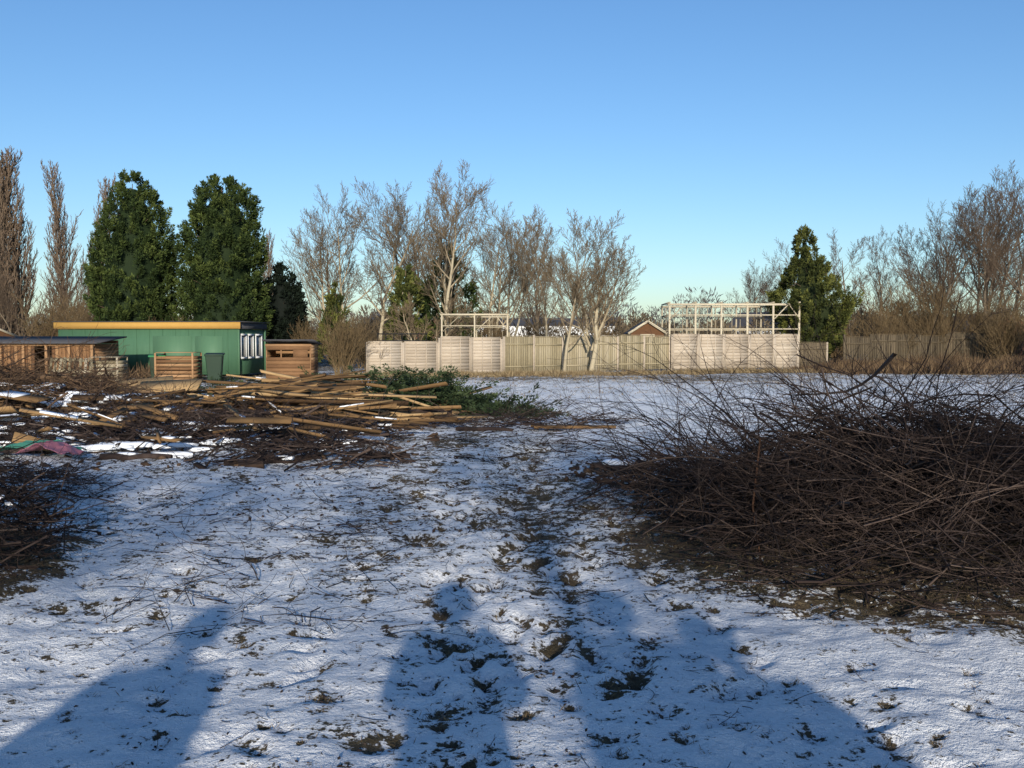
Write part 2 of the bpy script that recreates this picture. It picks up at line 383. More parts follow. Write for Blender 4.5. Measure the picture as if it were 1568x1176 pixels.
T(N,pop1,M_pop,-41.2,92,3,18.3,1.1)
T(N,pop2,M_pop,-38.2,92,4,17.3,1.1)
T(N,pop1,M_pop,-36.4,96,2,16.0)
T(N,pop2,M_pop,-49,95,5,19.5,1.2)
T(N,pop2,M_pop,-24.0,98,2,12.5)
# row of trees behind the photographer: their crowns dapple the middle ground
N='bare_tree'
T(N,high1,M_barkr,1.45,-13,2,7.9,1.1)
T(N,high2,M_barkr,-3.4,-13.5,0,7.9,1.15)
T(N,high1,M_barkr,6.0,-13.5,3,8.0,1.1)
T(N,high2,M_barkr,-7.6,-13,2,7.9,1.1)
T(N,high2,M_barkr,10,-13,5,7.9)
shr1=tree_mesh('shr1',[((R.uniform(-.35,.35),R.uniform(-.35,.35),0),(R.gauss(0,.25),R.gauss(0,.25),1),R.uniform(1.6,2.7),.02) for k in range(46)],P_shr,.006)
shr2=tree_mesh('shr2',[((R.uniform(-1.2,1.2),R.uniform(-.6,.6),0),(R.gauss(0,.35),R.gauss(0,.3),1),R.uniform(1.8,3.8),.024) for k in range(50)],P_shr,.008)
h1=shr1['H'];h2_=shr2['H']
T('bare_shrub',shr1,M_shrub,-7.5,44,0,h1*.95)
T('bare_shrub',shr1,M_shrub,-6.6,46.6,2,h1*.6)
for k,(x,y,s) in enumerate(((27,63,1.0),(30,61,1.1),(24.5,66,.9),(33,62,1.2),(31.5,58,.8),(35,60,1.1),(21.5,66,.8),(29,68,1.3),(36,66,1.4),(33,70,1.5),(38,63,1.2),
     (-30,70,1.0),(-27,66,.9),(-33,72,1.2),(-24,60,.8),(-19.8,57,.95),(-9,58,.7),(-12.6,62,.7),(-3,60,.7),(6,66,.6),(9,70,.7),(14.5,70,.8),(2,64,.7),(-1,62,.7),(24,62,.9),(27,70,1.4),(22.5,70,1.0))):
    T('bare_shrub',shr2 if k%3 else shr1,M_shrub if k%2 else M_barkr,x,y,k,s*(h2_ if k%3 else h1))

# ------------------------------------------------------------ conifers
def conifer(name,x,y,H,Rm,prof,mt,n=380,nl=75,seed=0,ll=.26,core=.72,z0=.3,frond=1.0,bumpy=.22,leanx=0):
    P=np.array(prof)
    rf=lambda t: np.interp(t,P[:,0],P[:,1])*Rm
    t=rng.uniform(0,1,n*3); keep=rng.uniform(0,1,n*3)<(rf(t)/Rm+.08); t=t[keep][:n]; n=len(t)
    a=rng.uniform(0,2*np.pi,n)
    lob=1+bumpy*2*fbm(a/6.2832*5+seed*7.1,t*5,seed+40,2)
    rad=rf(t)*lob*rng.uniform(.72,1.0,n)
    base=np.stack([np.cos(a)*rad,np.sin(a)*rad,z0+t*(H-z0-.35*frond)],1)
    d=nrm(np.stack([np.cos(a)*.55,np.sin(a)*.55,np.full(n,1.0)*(.6+.8*t)],1)+rng.normal(size=(n,3))*.18)
    fl=frond*rng.uniform(.55,1.15,n)*(.6+.4*rf(t)/Rm)
    sh=rng.uniform(.1,.8,n)
    k=np.repeat(np.arange(n),nl)
    u=rng.uniform(0,1,n*nl)**.8
    side=rng.normal(size=(n*nl,3)); side=nrm(side-(side*d[k]).sum(1,keepdims=True)*d[k])
    pos=base[k]+d[k]*(u*fl[k])[:,None]+side*((.34*fl[k]*(1-u*.85))*rng.uniform(.2,1,n*nl))[:,None]
    ld=d[k]*.8+side*.7+rng.normal(size=(n*nl,3))*.25
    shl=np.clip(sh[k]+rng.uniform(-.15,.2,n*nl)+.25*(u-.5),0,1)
    L=ll*rng.uniform(.6,1.3,n*nl)
    parts=[leaf_geo(pos,ld,L,L*.17,shl)]
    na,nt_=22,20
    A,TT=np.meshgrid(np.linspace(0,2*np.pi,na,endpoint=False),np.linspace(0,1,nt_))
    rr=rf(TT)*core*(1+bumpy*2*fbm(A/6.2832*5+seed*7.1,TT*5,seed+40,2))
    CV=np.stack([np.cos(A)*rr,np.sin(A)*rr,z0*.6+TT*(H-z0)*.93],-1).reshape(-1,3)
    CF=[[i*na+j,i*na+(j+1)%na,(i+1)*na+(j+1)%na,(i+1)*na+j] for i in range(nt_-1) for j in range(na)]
    if core>0: parts.append((CV,np.array(CF),np.full(len(CF),.02)))  # dark core added inside the foliage to block light
    V,F,S=merge(parts)
    top=empty(name,(x,y,gz1(x,y))); top.rotation_euler=(0,leanx,0)
    obj('foliage',np_mesh(name+'_foliage',V,F,S),[mt],parent=top)
    SS=Segs(); SS.add((0,0,-.1),(0,0,H*.55),.16+Rm*.03,.1,.5); SS.add((0,0,H*.55),(0,0,H*.95),.1,.02,.5)
    for k in range(26):
        tt=R.uniform(.05,.85); aa=R.uniform(0,6.28); r_=float(rf(tt))*.95; zz=z0+tt*(H-z0)
        SS.add((0,0,zz-.25*r_),(math.cos(aa)*r_,math.sin(aa)*r_,zz+.1*r_),.04,.012,.4)
    obj('trunk',SS.mesh(name+'_trunk'),[M_barkr],parent=top)
    return top
PL=[(0,.80),(.12,.95),(.35,1),(.6,.9),(.8,.68),(.92,.42),(1,.1)]
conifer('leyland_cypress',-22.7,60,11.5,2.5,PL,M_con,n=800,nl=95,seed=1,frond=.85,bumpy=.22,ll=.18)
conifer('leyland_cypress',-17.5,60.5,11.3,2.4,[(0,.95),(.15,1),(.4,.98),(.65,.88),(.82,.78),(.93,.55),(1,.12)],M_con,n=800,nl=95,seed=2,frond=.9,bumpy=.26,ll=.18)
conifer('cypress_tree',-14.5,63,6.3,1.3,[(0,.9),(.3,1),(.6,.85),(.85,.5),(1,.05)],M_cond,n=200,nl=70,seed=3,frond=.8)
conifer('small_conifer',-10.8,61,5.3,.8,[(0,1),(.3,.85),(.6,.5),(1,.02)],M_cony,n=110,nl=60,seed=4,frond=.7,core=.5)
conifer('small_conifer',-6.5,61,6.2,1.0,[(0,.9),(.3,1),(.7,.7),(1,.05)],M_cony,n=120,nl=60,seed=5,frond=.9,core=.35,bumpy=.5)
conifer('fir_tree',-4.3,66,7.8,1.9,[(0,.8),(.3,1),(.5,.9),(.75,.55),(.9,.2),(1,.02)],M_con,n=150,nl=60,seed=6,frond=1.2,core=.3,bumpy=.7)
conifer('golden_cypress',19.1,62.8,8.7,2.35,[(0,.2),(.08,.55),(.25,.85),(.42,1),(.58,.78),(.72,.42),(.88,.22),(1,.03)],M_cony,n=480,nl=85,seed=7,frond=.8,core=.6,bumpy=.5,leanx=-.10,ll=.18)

def tree_mass(n,xr,yr,hr,wr,nl,Lr,seed):
    X0=rng.uniform(*xr,n); Y0=rng.uniform(*yr,n)
    h=rng.uniform(*hr,n)*(.7+.6*vn(X0/20,X0*0,seed)); w=rng.uniform(*wr,n)
    k=np.repeat(np.arange(n),nl)
    a=rng.uniform(0,6.28,n*nl); u=rng.uniform(0,1,n*nl); zz=u*h[k]; rr=w[k]*.5*np.sqrt(np.clip(1-((u-.4)/.61)**2,0,1))*rng.uniform(.3,1,n*nl)
    pos=np.stack([X0[k]+np.cos(a)*rr,Y0[k]+np.sin(a)*rr,zz],1)
    d=np.stack([np.cos(a)*.5,np.sin(a)*.5,np.full(n*nl,.9)],1)+rng.normal(size=(n*nl,3))*.5
    L=rng.uniform(*Lr,n*nl)
    sh=np.clip(rng.uniform(.2,.8,n)[k]+rng.uniform(-.15,.15,n*nl),0,1)
    return leaf_geo(pos,d,L,L*.09,sh)
V,F,S_=tree_mass(460,(-170,180),(140,230),(3,8.5),(3,8),260,(.4,1.1),77)
obj('distant_trees',np_mesh('distant_trees',V,F,S_),[M_far])
V,F,S_=tree_mass(230,(-62,70),(84,112),(1.8,4.4),(2,4.5),330,(.3,.9),78)
obj('distant_hedgerow',np_mesh('distant_hedgerow',V,F,S_),[M_hedge])

# ------------------------------------------------------------ fences
def fence(name,p0,p1,npan,style,mt,H,gap=.0,hv=.05,post=M_fence):
    B=Boxes(); p0=Vector((*p0,0));p1=Vector((*p1,0)); D=(p1-p0)/npan; w=D.length; dx=D.normalized(); ny_=Vector((dx.y,-dx.x,0))
    Rm=np.array([dx,-ny_,Vector((0,0,1))]).T
    for k in range(npan+1):
        q=p0+D*k; hh=H+R.uniform(-.02,.1); g=gz1(q.x,q.y)
        B.add(q+Vector((0,0,g+hh/2)),(.1,.1,hh),Rm,R.uniform(.2,.6),1)
        if k==npan: break
        c=q+D*.5; g=gz1(c.x,c.y)+R.uniform(-.03,.03); ph=H+R.uniform(-hv,hv); ww=w-.11; base=R.uniform(.3,.65)
        if style=='lap':
            m=11; sh=ph/m
            for j in range(m):
                tl=Matrix.Rotation(.12,3,'X')@Matrix.Rotation(R.gauss(0,.003),3,'Y'); RR=Rm@np.array(tl)
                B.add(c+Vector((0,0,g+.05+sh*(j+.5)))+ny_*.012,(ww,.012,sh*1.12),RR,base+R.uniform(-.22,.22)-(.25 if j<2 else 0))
            for u in (-.48,-.16,.16,.48):
                B.add(c+dx*(u*ww)+ny_*.035+Vector((0,0,g+ph/2+.04)),(.045,.022,ph),Rm,base+.1)
            B.add(c+ny_*.01+Vector((0,0,g+ph+.07)),(ww,.07,.03),Rm,base+.15)
        else:
            m=int(ww/.125)
            for j in range(m):
                u=(j+.5)/m-.5
                B.add(c+dx*(u*ww)+ny_*(.004*(j%2))+Vector((0,0,g+ph/2+.03)),(ww/m-gap,.016,ph+R.uniform(-.015,.015)),Rm,base+R.uniform(-.25,.25))
            for zz in (.35,ph-.35):
                B.add(c+ny_*.035+Vector((0,0,g+zz)),(ww,.04,.07),Rm,base)
            B.add(c+ny_*.01+Vector((0,0,g+ph+.065)),(ww,.07,.025),Rm,base+.2)
    return obj(name,B.mesh(name),[mt,post])
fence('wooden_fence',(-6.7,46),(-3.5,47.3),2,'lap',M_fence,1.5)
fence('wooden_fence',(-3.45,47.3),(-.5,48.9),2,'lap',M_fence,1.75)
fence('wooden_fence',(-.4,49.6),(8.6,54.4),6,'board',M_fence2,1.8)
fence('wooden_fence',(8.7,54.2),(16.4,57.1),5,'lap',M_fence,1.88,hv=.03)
fence('wooden_fence',(17.0,59.5),(19.0,60.1),1,'board',M_fence3,1.5)
fence('wooden_fence',(20,60),(40,67),11,'board',M_fence3,1.95,gap=.03,hv=.15,post=M_fence3)

B=Boxes()
for k in range(7): B.beam((-7.0+k*.42,52,0),(-7.0+k*.42,52,2.0),.05)
B.beam((-7,52,1.95),(-4.4,52,1.95),.06); B.beam((-7,52,1.6),(-4.4,52,1.6),.05)
obj('metal_railing',B.mesh('metal_railing'),[M_black])

def timber_frame(name,x0,x1,y0,y1,H,nb,rails,th):
    B=Boxes()
    for k in range(nb+1):
        x=x0+(x1-x0)*k/nb
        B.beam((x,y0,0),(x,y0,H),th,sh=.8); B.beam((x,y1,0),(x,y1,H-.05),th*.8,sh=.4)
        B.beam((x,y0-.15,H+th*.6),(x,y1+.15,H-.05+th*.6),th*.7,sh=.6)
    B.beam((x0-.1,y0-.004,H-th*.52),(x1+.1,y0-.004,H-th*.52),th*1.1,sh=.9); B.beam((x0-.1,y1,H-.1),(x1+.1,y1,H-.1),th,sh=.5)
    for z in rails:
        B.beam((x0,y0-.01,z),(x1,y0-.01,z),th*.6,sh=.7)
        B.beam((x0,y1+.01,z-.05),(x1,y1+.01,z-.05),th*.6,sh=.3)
        B.beam((x0,y0,z),(x0,y1,z-.02),th*.6); B.beam((x1,y0,z),(x1,y1,z-.02),th*.6)
    for k in (0,nb-1):
        xa=x0+(x1-x0)*k/nb; xb=x0+(x1-x0)*(k+1)/nb
        B.beam((xa,y0-.03,H-1.0),(xa+(xb-xa)*.55,y0-.03,H-.1),th*.5); 
    B.beam((x1-.6,y0-.03,H-.1),(x1,y0-.03,H-.9),th*.5)
    for k in range(nb*3):
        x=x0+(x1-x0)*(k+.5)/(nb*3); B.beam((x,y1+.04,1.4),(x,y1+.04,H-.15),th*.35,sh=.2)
    return obj(name,B.mesh(name),[M_frame])
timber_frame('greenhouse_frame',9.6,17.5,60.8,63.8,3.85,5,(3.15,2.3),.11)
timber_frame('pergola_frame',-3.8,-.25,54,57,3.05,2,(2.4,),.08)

def prism_roof(L,W,z,rise,over,th):
    V=[];F=[]
    for s_ in (-1,1):
        o=len(V)
        xo=s_*(W/2+over); 
        for yy in (-over,L+over):
            V+= [(0,yy,z+rise),(xo,yy,z-over*rise/(W/2)),(0,yy,z+rise+th),(xo,yy,z-over*rise/(W/2)+th)]
        F+=[[o,o+1,o+5,o+4],[o+2,o+6,o+7,o+3],[o,o+2,o+3,o+1],[o+4,o+5,o+7,o+6],[o+1,o+3,o+7,o+5]]
    return V,F
def gable_shed(name,x,y,W,L,z,rise,wallm,roofm,rot=0,door=True,base=0):
    top=empty(name,(x,y,gz1(x,y)+base),rot)
    V=[(-W/2,0,0),(W/2,0,0),(W/2,0,z),(0,0,z+rise),(-W/2,0,z),(-W/2,L,0),(W/2,L,0),(W/2,L,z),(0,L,z+rise),(-W/2,L,z)]
    me=bpy.data.meshes.new(name+'_walls'); me.from_pydata(V,[],[[0,1,2,3,4],[6,5,9,8,7],[1,6,7,2],[5,0,4,9]]); obj('walls',me,[wallm],parent=top)
    V,F=prism_roof(L,W,z+.02,rise,.15,.05); me=bpy.data.meshes.new(name+'_roof'); me.from_pydata(V,[],F); obj('roof',me,[roofm],parent=top)
    B=Boxes()
    for s_ in (-1,1):
        B.beam((0,-.17,z+rise+.03),(s_*(W/2+.17),-.17,z-.1*rise),.03,.13,sh=.9)
    if door:
        B.add((0,-.02,.95),(.75,.03,1.85),sh=.4)
        B.add((-.4,-.025,.95),(.05,.05,1.9),sh=.9); B.add((.4,-.025,.95),(.05,.05,1.9),sh=.9); B.add((0,-.025,1.93),(.85,.05,.05),sh=.9)
    for k in range(int(z/.14)):
        B.add((0,-.008,.07+k*.14),(W,.012,.012),sh=.2)
    obj('trim',B.mesh(name+'_trim'),[M_frame],parent=top)
    return top
gable_shed('garden_shed',8.15,60,2.0,2.4,2.05,.65,M_shed,M_roof)
gable_shed('distant_outbuilding',-33.5,62,5,5,1.9,1.0,M_shed,M_roof,rot=.9,door=False)
gable_shed('distant_house',27.5,95,5,7,2.8,1.5,M_white,M_roof,rot=.7)
gable_shed('distant_house',47.5,95,6,8,2.4,1.8,M_brick,M_roof,rot=.2)
gable_shed('distant_warehouse',14,130,10,22,3.4,1.0,M_white,M_roof,rot=1.45,door=False)
gable_shed('distant_house',-9,118,8,8,3.2,1.4,M_brick,M_roof,rot=1.3)
S=Segs(); S.add((0,0,0),(0,0,7.6),.7,.5,.5); S.add((0,0,7.6),(0,0,8.2),.62,.62,.5); obj('distant_chimney',S.mesh('distant_chimney'),[M_brick],loc=(6.4,250,0))

# ------------------------------------------------------------ green cabin
cab=empty('green_cabin',(-12.1,44,gz1(-12.1,44)),-.09)
W,Dp,Hc=8.3,3.5,2.0
B=Boxes()
B.add((-W/2,Dp/2,Hc/2+.1),(W,Dp,Hc),sh=.45)
x=-W+.05
while x<-.02:
    B.add((x,-.006,Hc/2+.1),(.03,.012,Hc),sh=.2); x+=.6
for (a,b_) in ((-3.9,-2.1),(-1.95,-.7)):
    B.add(((a+b_)/2,-.016,1.0),(b_-a,.02,1.6),sh=.8)
obj('walls',B.mesh('cabin_walls'),[M_green],parent=cab)
B=Boxes(); B.add((-W/2,-.10,Hc+.28),(W+.3,.04,.30),sh=.7)
obj('fascia',B.mesh('cabin_fascia'),[M_fascia],parent=cab)
B=Boxes(); B.add((-W/2,Dp/2,Hc+.27),(W+.2,Dp+.1,.28)); B.add((-W/2,Dp/2,Hc+.445),(W+.4,Dp+.35,.03))
obj('roof',B.mesh('cabin_roof'),[M_roof],parent=cab)
B=Boxes(); G=Boxes()
for (a,b_) in ((.3,.95),(1.2,1.85),(2.2,3.0)):
    G.add((.012,(a+b_)/2,1.35),(.02,b_-a,.95))
    for yy in (a,b_): B.add((.03,yy,1.35),(.04,.08,1.1))
    for zz in (.83,1.87): B.add((.033,(a+b_)/2,zz),(.05,b_-a+.08,.08))
obj('windows',G.mesh('cabin_glass'),[M_glass],parent=cab); obj('window_frames',B.mesh('cabin_frames'),[M_white],parent=cab)
B=Boxes(); B.add((.03,.04,Hc/2+.1),(.06,.1,Hc-.01),sh=.9); B.add((.03,Dp-.04,Hc/2+.1),(.06,.1,Hc-.01),sh=.9)
obj('corner_posts',B.mesh('cabin_corners'),[M_green],parent=cab)

B=Boxes()
x0,x1,y0,y1=-21.5,-16.2,38.5,41
for k in range(7):
    x=x0+(x1-x0)*k/6; B.beam((x,y0-.08,0),(x,y0-.08,1.5),.09,sh=.8)
for j in range(12): B.add(((x0+x1)/2,y1,.07+j*.135),(x1-x0,.02,.13),sh=R.uniform(.1,.5))
nb=40
for k in range(nb):
    x=x0+(x1-x0)*(k+.5)/nb
    if 22<k<28: continue
    B.add((x,y0,.75+R.uniform(-.01,.01)),((x1-x0)/nb-.008,.02,1.4),sh=R.uniform(.0,.75))
for j in range(11):
    B.add((x1,(y0+y1)/2,.07+j*.135),(.02,y1-y0,.13),sh=R.uniform(.2,.7)); B.add((x0,(y0+y1)/2,.07+j*.135),(.02,y1-y0,.13),sh=R.uniform(.2,.7))
B.add(((x0+x1)/2,y0-.05,1.47),(x1-x0+.2,.04,.12),sh=.9)
B.add(((x0+x1)/2,(y0+y1)/2,1.64),(x1-x0+.5,y1-y0+.6,.05),np.array(Matrix.Rotation(.08,3,'X')),mi=1)
obj('wooden_hut',B.mesh('wooden_hut'),[M_shed,M_roof])
B=Boxes(); x0,x1,y0,y1=-10.1,-8.3,41,42.6
for x in np.linspace(x0,x1,4): B.beam((x,y0-.01,0),(x,y0-.01,1.4),.05,sh=.6)
for j in range(9):
    if j in (6,7): continue
    B.add(((x0+x1)/2,y0-.045,.1+j*.15),(x1-x0,.02,.145),sh=R.uniform(.1,.6))
B.add(((x0+x1)/2+.5,y0-.05,1.08),(.6,.02,.3),sh=.3)
for j in range(11): B.add(((x0+x1)/2,y1,.07+j*.13),(x1-x0,.02,.12)); 
for x in (x0,x1):
    for j in range(11): B.add((x,(y0+y1)/2,.07+j*.13),(.02,y1-y0,.12))
B.add(((x0+x1)/2,y0-.04,1.42),(x1-x0+.1,.04,.1),sh=.7)
B.add(((x0+x1)/2,(y0+y1)/2,1.55),(x1-x0+.3,y1-y0+.4,.04),np.array(Matrix.Rotation(-.09,3,'X')),mi=1)
obj('chicken_coop',B.mesh('chicken_coop'),[M_shed,M_roof])
def slat_box(name,x,y,w,d,h,mt):
    B=Boxes()
    n=int(h/.14)
    for j in range(n):
        z=.08+j*.14
        B.add((0,-d/2,z),(w,.02,.11)); B.add((0,d/2,z),(w,.02,.11)); B.add((-w/2,0,z),(.02,d,.11)); B.add((w/2,0,z),(.02,d,.11))
    for sx in (-1,1):
        for sy in (-1,1): B.add((sx*(w/2-.04),sy*(d/2+.025),h/2),(.07,.03,h))
    B.add((0,0,h+.02),(w*.96,d*.96,.02),sh=.9)
    return obj(name,B.mesh(name),[mt],loc=(x,y,gz1(x,y)))
slat_box('compost_box',-12.9,38.5,1.5,1,1.1,M_shed)
slat_box('compost_box',-15.2,37.5,1.1,.9,.95,M_fence2)
for k,(x,y) in enumerate(((-16.6,36.5),(-15.9,36.3))):
    B=Boxes()
    for j in range(6): B.add((-.45+j*.18,0,.5),(.1,.02,1.0))
    for z in (.08,.5,.92): B.add((0,.06,z),(1.0,.09,.08))
    o=obj('wooden_pallet',B.mesh('wooden_pallet'),[M_fence2],loc=(x,y,gz1(x,y)-.05)); o.rotation_euler=(-.3,.05,.3*k)
def wheelie(x,y,mb,ml,s=1.0,rot=0):
    top=empty('wheelie_bin',(x,y,gz1(x,y)),rot)
    V=[(-.22,-.25,.06),(.22,-.25,.06),(.22,.25,.06),(-.22,.25,.06),(-.29,-.34,.95),(.29,-.34,.95),(.29,.34,.98),(-.29,.34,.98)]
    V=[(a*s,b*s,c*s) for a,b,c in V]
    me=bpy.data.meshes.new('bin_body'); me.from_pydata(V,[],[[0,3,2,1],[4,5,6,7],[0,1,5,4],[1,2,6,5],[2,3,7,6],[3,0,4,7]])
    o=obj('body',me,[mb],parent=top); bv=o.modifiers.new('b','BEVEL'); bv.width=.03; bv.segments=2
    B=Boxes(); B.add((0,0,1.0*s),(.64*s,.74*s,.07*s),np.array(Matrix.Rotation(.06,3,'X'))); B.add((0,.4*s,.99*s),(.5*s,.05*s,.05*s))
    o=obj('lid',B.mesh('bin_lid'),[ml],parent=top); bv=o.modifiers.new('b','BEVEL'); bv.width=.02; bv.segments=2
    S=Segs(); S.add((-.3*s,.3*s,.1*s),(-.25*s,.3*s,.1*s),.1*s,.1*s,.5); S.add((.25*s,.3*s,.1*s),(.3*s,.3*s,.1*s),.1*s,.1*s,.5)
    obj('wheels',S.mesh('bin_wheels'),[M_black],parent=top)
wheelie(-13.75,38.6,M_bind,M_bing,1.0,.3)
wheelie(-11.5,38.5,M_bind,M_bind,1.1,.2)

# ------------------------------------------------------------ piles of cut branches
def piece(S,p,d,L,r,nt,rmin,curv=.12,sag=0.,sh=None,wig=.07):
    n=max(4,int(L/.2)); sl=L/n; q=p
    cv=(R.gauss(0,curv),R.gauss(0,curv),R.gauss(0,curv*.6)-sag)
    base=R.uniform(.05,.85)**1.3 if sh is None else sh
    tw=sorted(R.uniform(.15,1) for _ in range(nt))
    for i in range(n):
        d=vnorm((d[0]+cv[0]+R.gauss(0,wig),d[1]+cv[1]+R.gauss(0,wig),d[2]+cv[2]+R.gauss(0,wig)))
        q2=(q[0]+d[0]*sl,q[1]+d[1]*sl,q[2]+d[2]*sl)
        r0=max(rmin,r*(1-.8*i/n)); r1=max(rmin,r*(1-.8*(i+1)/n))
        S.add(q,q2,r0,r1,base)
        while tw and tw[0]<=(i+1)/n:
            tw.pop(0); w=perp(d,R.uniform(0,6.28)); cd=vnorm((d[0]+w[0]*.8,d[1]+w[1]*.8,d[2]+w[2]*.8))
            tl=L*R.uniform(.12,.35); m=3; qq=q2; rr=max(rmin,r1*.6)
            for j in range(m):
                cd=vnorm((cd[0]+R.gauss(0,.18),cd[1]+R.gauss(0,.18),cd[2]+R.gauss(0,.18)))
                q3=(qq[0]+cd[0]*tl/m,qq[1]+cd[1]*tl/m,qq[2]+cd[2]*tl/m)
                S.add(qq,q3,rr,max(rmin*.8,rr*.7),base); qq=q3; rr*=.75
        q=q2
def brush_pile(name,cx,cy,rx,ry,H,n,mt,L=(.7,2.2),r=(.003,.010),rmin=.0018,az=(0,.5),el=.18,nt=7,arcs=0,arcl=(.8,1.6),arce=(.25,.8)):
    S=Segs()
    for k in range(n):
        a=R.uniform(0,6.28); rr=math.sqrt(R.random())
        x=cx+rx*rr*math.cos(a); y=cy+ry*rr*math.sin(a)
        hh=H*max(0,(1-rr**2))**.6*(.35+1.3*float(vn(np.array([x*.9]),np.array([y*.9]),9)[0]))
        z=gz1(x,y)+.03+hh*R.random()**.6
        ll=R.uniform(*L)*(1-.35*rr); A=R.gauss(*az)
        if R.random()<.5: A+=math.pi
        e=R.gauss(.02,el); d=(math.cos(A)*math.cos(e),math.sin(A)*math.cos(e),math.sin(e))
        p=(x-d[0]*ll/2,y-d[1]*ll/2,max(gz1(x,y)+.02,z-d[2]*ll/2))
        rad=R.uniform(*r)
        if R.random()<.05: rad*=2
        piece(S,p,d,ll,rad,nt,rmin,curv=.10,wig=.10)
    for k in range(arcs):
        a=R.uniform(0,6.28); rr=R.uniform(0,.85); x=cx+rx*rr*math.cos(a); y=cy+ry*rr*math.sin(a); z=gz1(x,y)+H*(1-rr**2)**.6*.7
        A=R.gauss(math.pi if R.random()<.65 else 0,.6); e=R.uniform(*arce); d=(math.cos(A)*math.cos(e),math.sin(A)*math.cos(e),math.sin(e))
        piece(S,(x,y,z),d,R.uniform(*arcl),R.uniform(.004,.010),6,rmin,curv=.07,sag=.11)
    return obj(name,S.mesh(name,thick=.02),[mt])
brush_pile('brush_pile',4.5,7.25,3.0,1.9,.62,2200,M_twig,L=(.5,2.0),az=(-.25,.85),el=.28,arcs=110,arce=(.3,1.0))
brush_pile('brush_pile',3.0,8.5,1.8,1.5,.82,1100,M_twig,L=(.5,1.9),az=(-.45,.9),el=.38,arcs=150,arcl=(.9,1.9),arce=(.3,1.15))
brush_pile('brush_pile',2.1,9.8,1.3,1.0,.35,200,M_twig,L=(.6,1.8),az=(-.5,.6),el=.4,arcs=90,arcl=(1.0,2.2),arce=(.4,1.15))
brush_pile('brush_pile',8.0,9.2,3.2,2.4,.55,700,M_twig,L=(.8,2.2),az=(-.2,.8),el=.28,arcs=70,arce=(.3,1.0))
brush_pile('brush_pile',-4.5,6.9,1.25,1.4,.68,800,M_twig,L=(.4,1.2),az=(0,.9),el=.35,arcs=30)
brush_pile('brush_pile',-6.2,10.2,2.0,1.4,.3,420,M_twig,L=(.4,1.3),az=(0,.7),el=.25,arcs=25,rmin=.0022)
brush_pile('brush_pile',-10.5,19,4.4,3.0,.8,1000,M_twig2,L=(.6,2.2),r=(.006,.022),az=(-.1,.8),el=.28,rmin=.004,arcs=60,arce=(.2,.9))
brush_pile('brush_pile',-5.6,16.2,3.8,2.0,.36,640,M_twig,L=(.5,1.8),r=(.006,.024),az=(0,.8),el=.2,rmin=.0035,arcs=24)
brush_pile('brush_pile',-13.5,26,4.5,3.0,.7,420,M_twig2,L=(1,2.4),r=(.01,.025),az=(0,.8),el=.25,rmin=.006,arcs=40)
brush_pile('brush_pile',.2,19,2.2,1.2,.14,150,M_twig,L=(.5,1.6),r=(.004,.014),rmin=.0035)
brush_pile('brush_pile',-2.6,12.8,1.4,.7,.17,140,M_twig,L=(.4,1.1),r=(.005,.018),rmin=.003)

def cuttings(cx,cy,rx,ry,H,n,nl=90):
    a=rng.uniform(0,6.28,n); rr=np.sqrt(rng.uniform(0,1,n)); x=cx+rx*rr*np.cos(a); y=cy+ry*rr*np.sin(a)
    z=gz(x,y,False)+.05+H*(1-rr**2)**.6*rng.uniform(.3,1,n)*(.6+.8*vn(x*1.2,y*1.2,31))
    A=rng.uniform(0,6.28,n); e=rng.normal(.05,.3,n); d=np.stack([np.cos(A)*np.cos(e),np.sin(A)*np.cos(e),np.sin(e)],1)
    k=np.repeat(np.arange(n),nl); u=rng.uniform(0,1,n*nl); side=nrm(rng.normal(size=(n*nl,3)))
    L=rng.uniform(.4,.8,n)
    base=np.stack([x,y,z],1)
    pos=base[k]+d[k]*(u*L[k])[:,None]+side*(.13*(1-u*.7)*rng.uniform(.1,1,n*nl))[:,None]
    ll=rng.uniform(.04,.10,n*nl)
    return leaf_geo(pos,d[k]*.9+side*.6,ll,ll*.2,np.clip(rng.uniform(.05,.85,n)[k]+rng.uniform(-.15,.15,n*nl),0,1))
V,F,S_=merge([cuttings(-2.0,22.5,1.7,1.2,.72,270),cuttings(-4.2,25.5,2.2,1.6,.5,170),cuttings(-.3,21.5,1.2,.7,.25,70),cuttings(-8,29,1.8,1.2,.35,60)])
obj('conifer_cuttings_pile',np_mesh('conifer_cuttings_pile',V,F,S_),[M_cut])

B=Boxes()
def plank(x,y,z,L,w,t,az,el,roll,sh=None,snow=0):
    m=Matrix.Rotation(az,3,'Z')@Matrix.Rotation(-el,3,'Y')@Matrix.Rotation(roll,3,'X')
    B.add((x,y,z),(L,w,t),np.array(m),sh)
    if snow and abs(roll)<.5:
        off=m@Vector((R.uniform(-.2,.2)*L,0,t/2+.008))
        B.add((x+off.x,y+off.y,z+off.z),(L*R.uniform(.15,.4),w*R.uniform(.5,.9),.022),np.array(m),.5,1)
for k in range(180):
    u=R.random(); x=-7.0+5.4*u+R.gauss(0,.4); y=R.uniform(18.0,24.5); h=.8*math.exp(-((x+4.4)/2.2)**2)*R.random()
    plank(x,y,gz1(x,y)+.06+h,R.uniform(.9,3.2),R.uniform(.04,.13),R.uniform(.02,.05),R.gauss(-.25,.42),R.gauss(0,.12),R.gauss(0,.4),R.random()**1.3,snow=R.random()<.2)
for k in range(90):
    x=R.uniform(-11.5,-2.0);y=R.uniform(13.5,22); plank(x,y,gz1(x,y)+.1+.4*R.random(),R.uniform(.4,1.7),R.uniform(.06,.2),.03,R.gauss(0,.8),R.gauss(0,.2),R.gauss(0,.4),R.uniform(0,.7),snow=R.random()<.4)
plank(-6.9,20,.72,1.3,.42,.03,-.1,.05,.5,.85); plank(-7.6,20.6,.72,1.1,.35,.03,.2,.1,.7,.9)
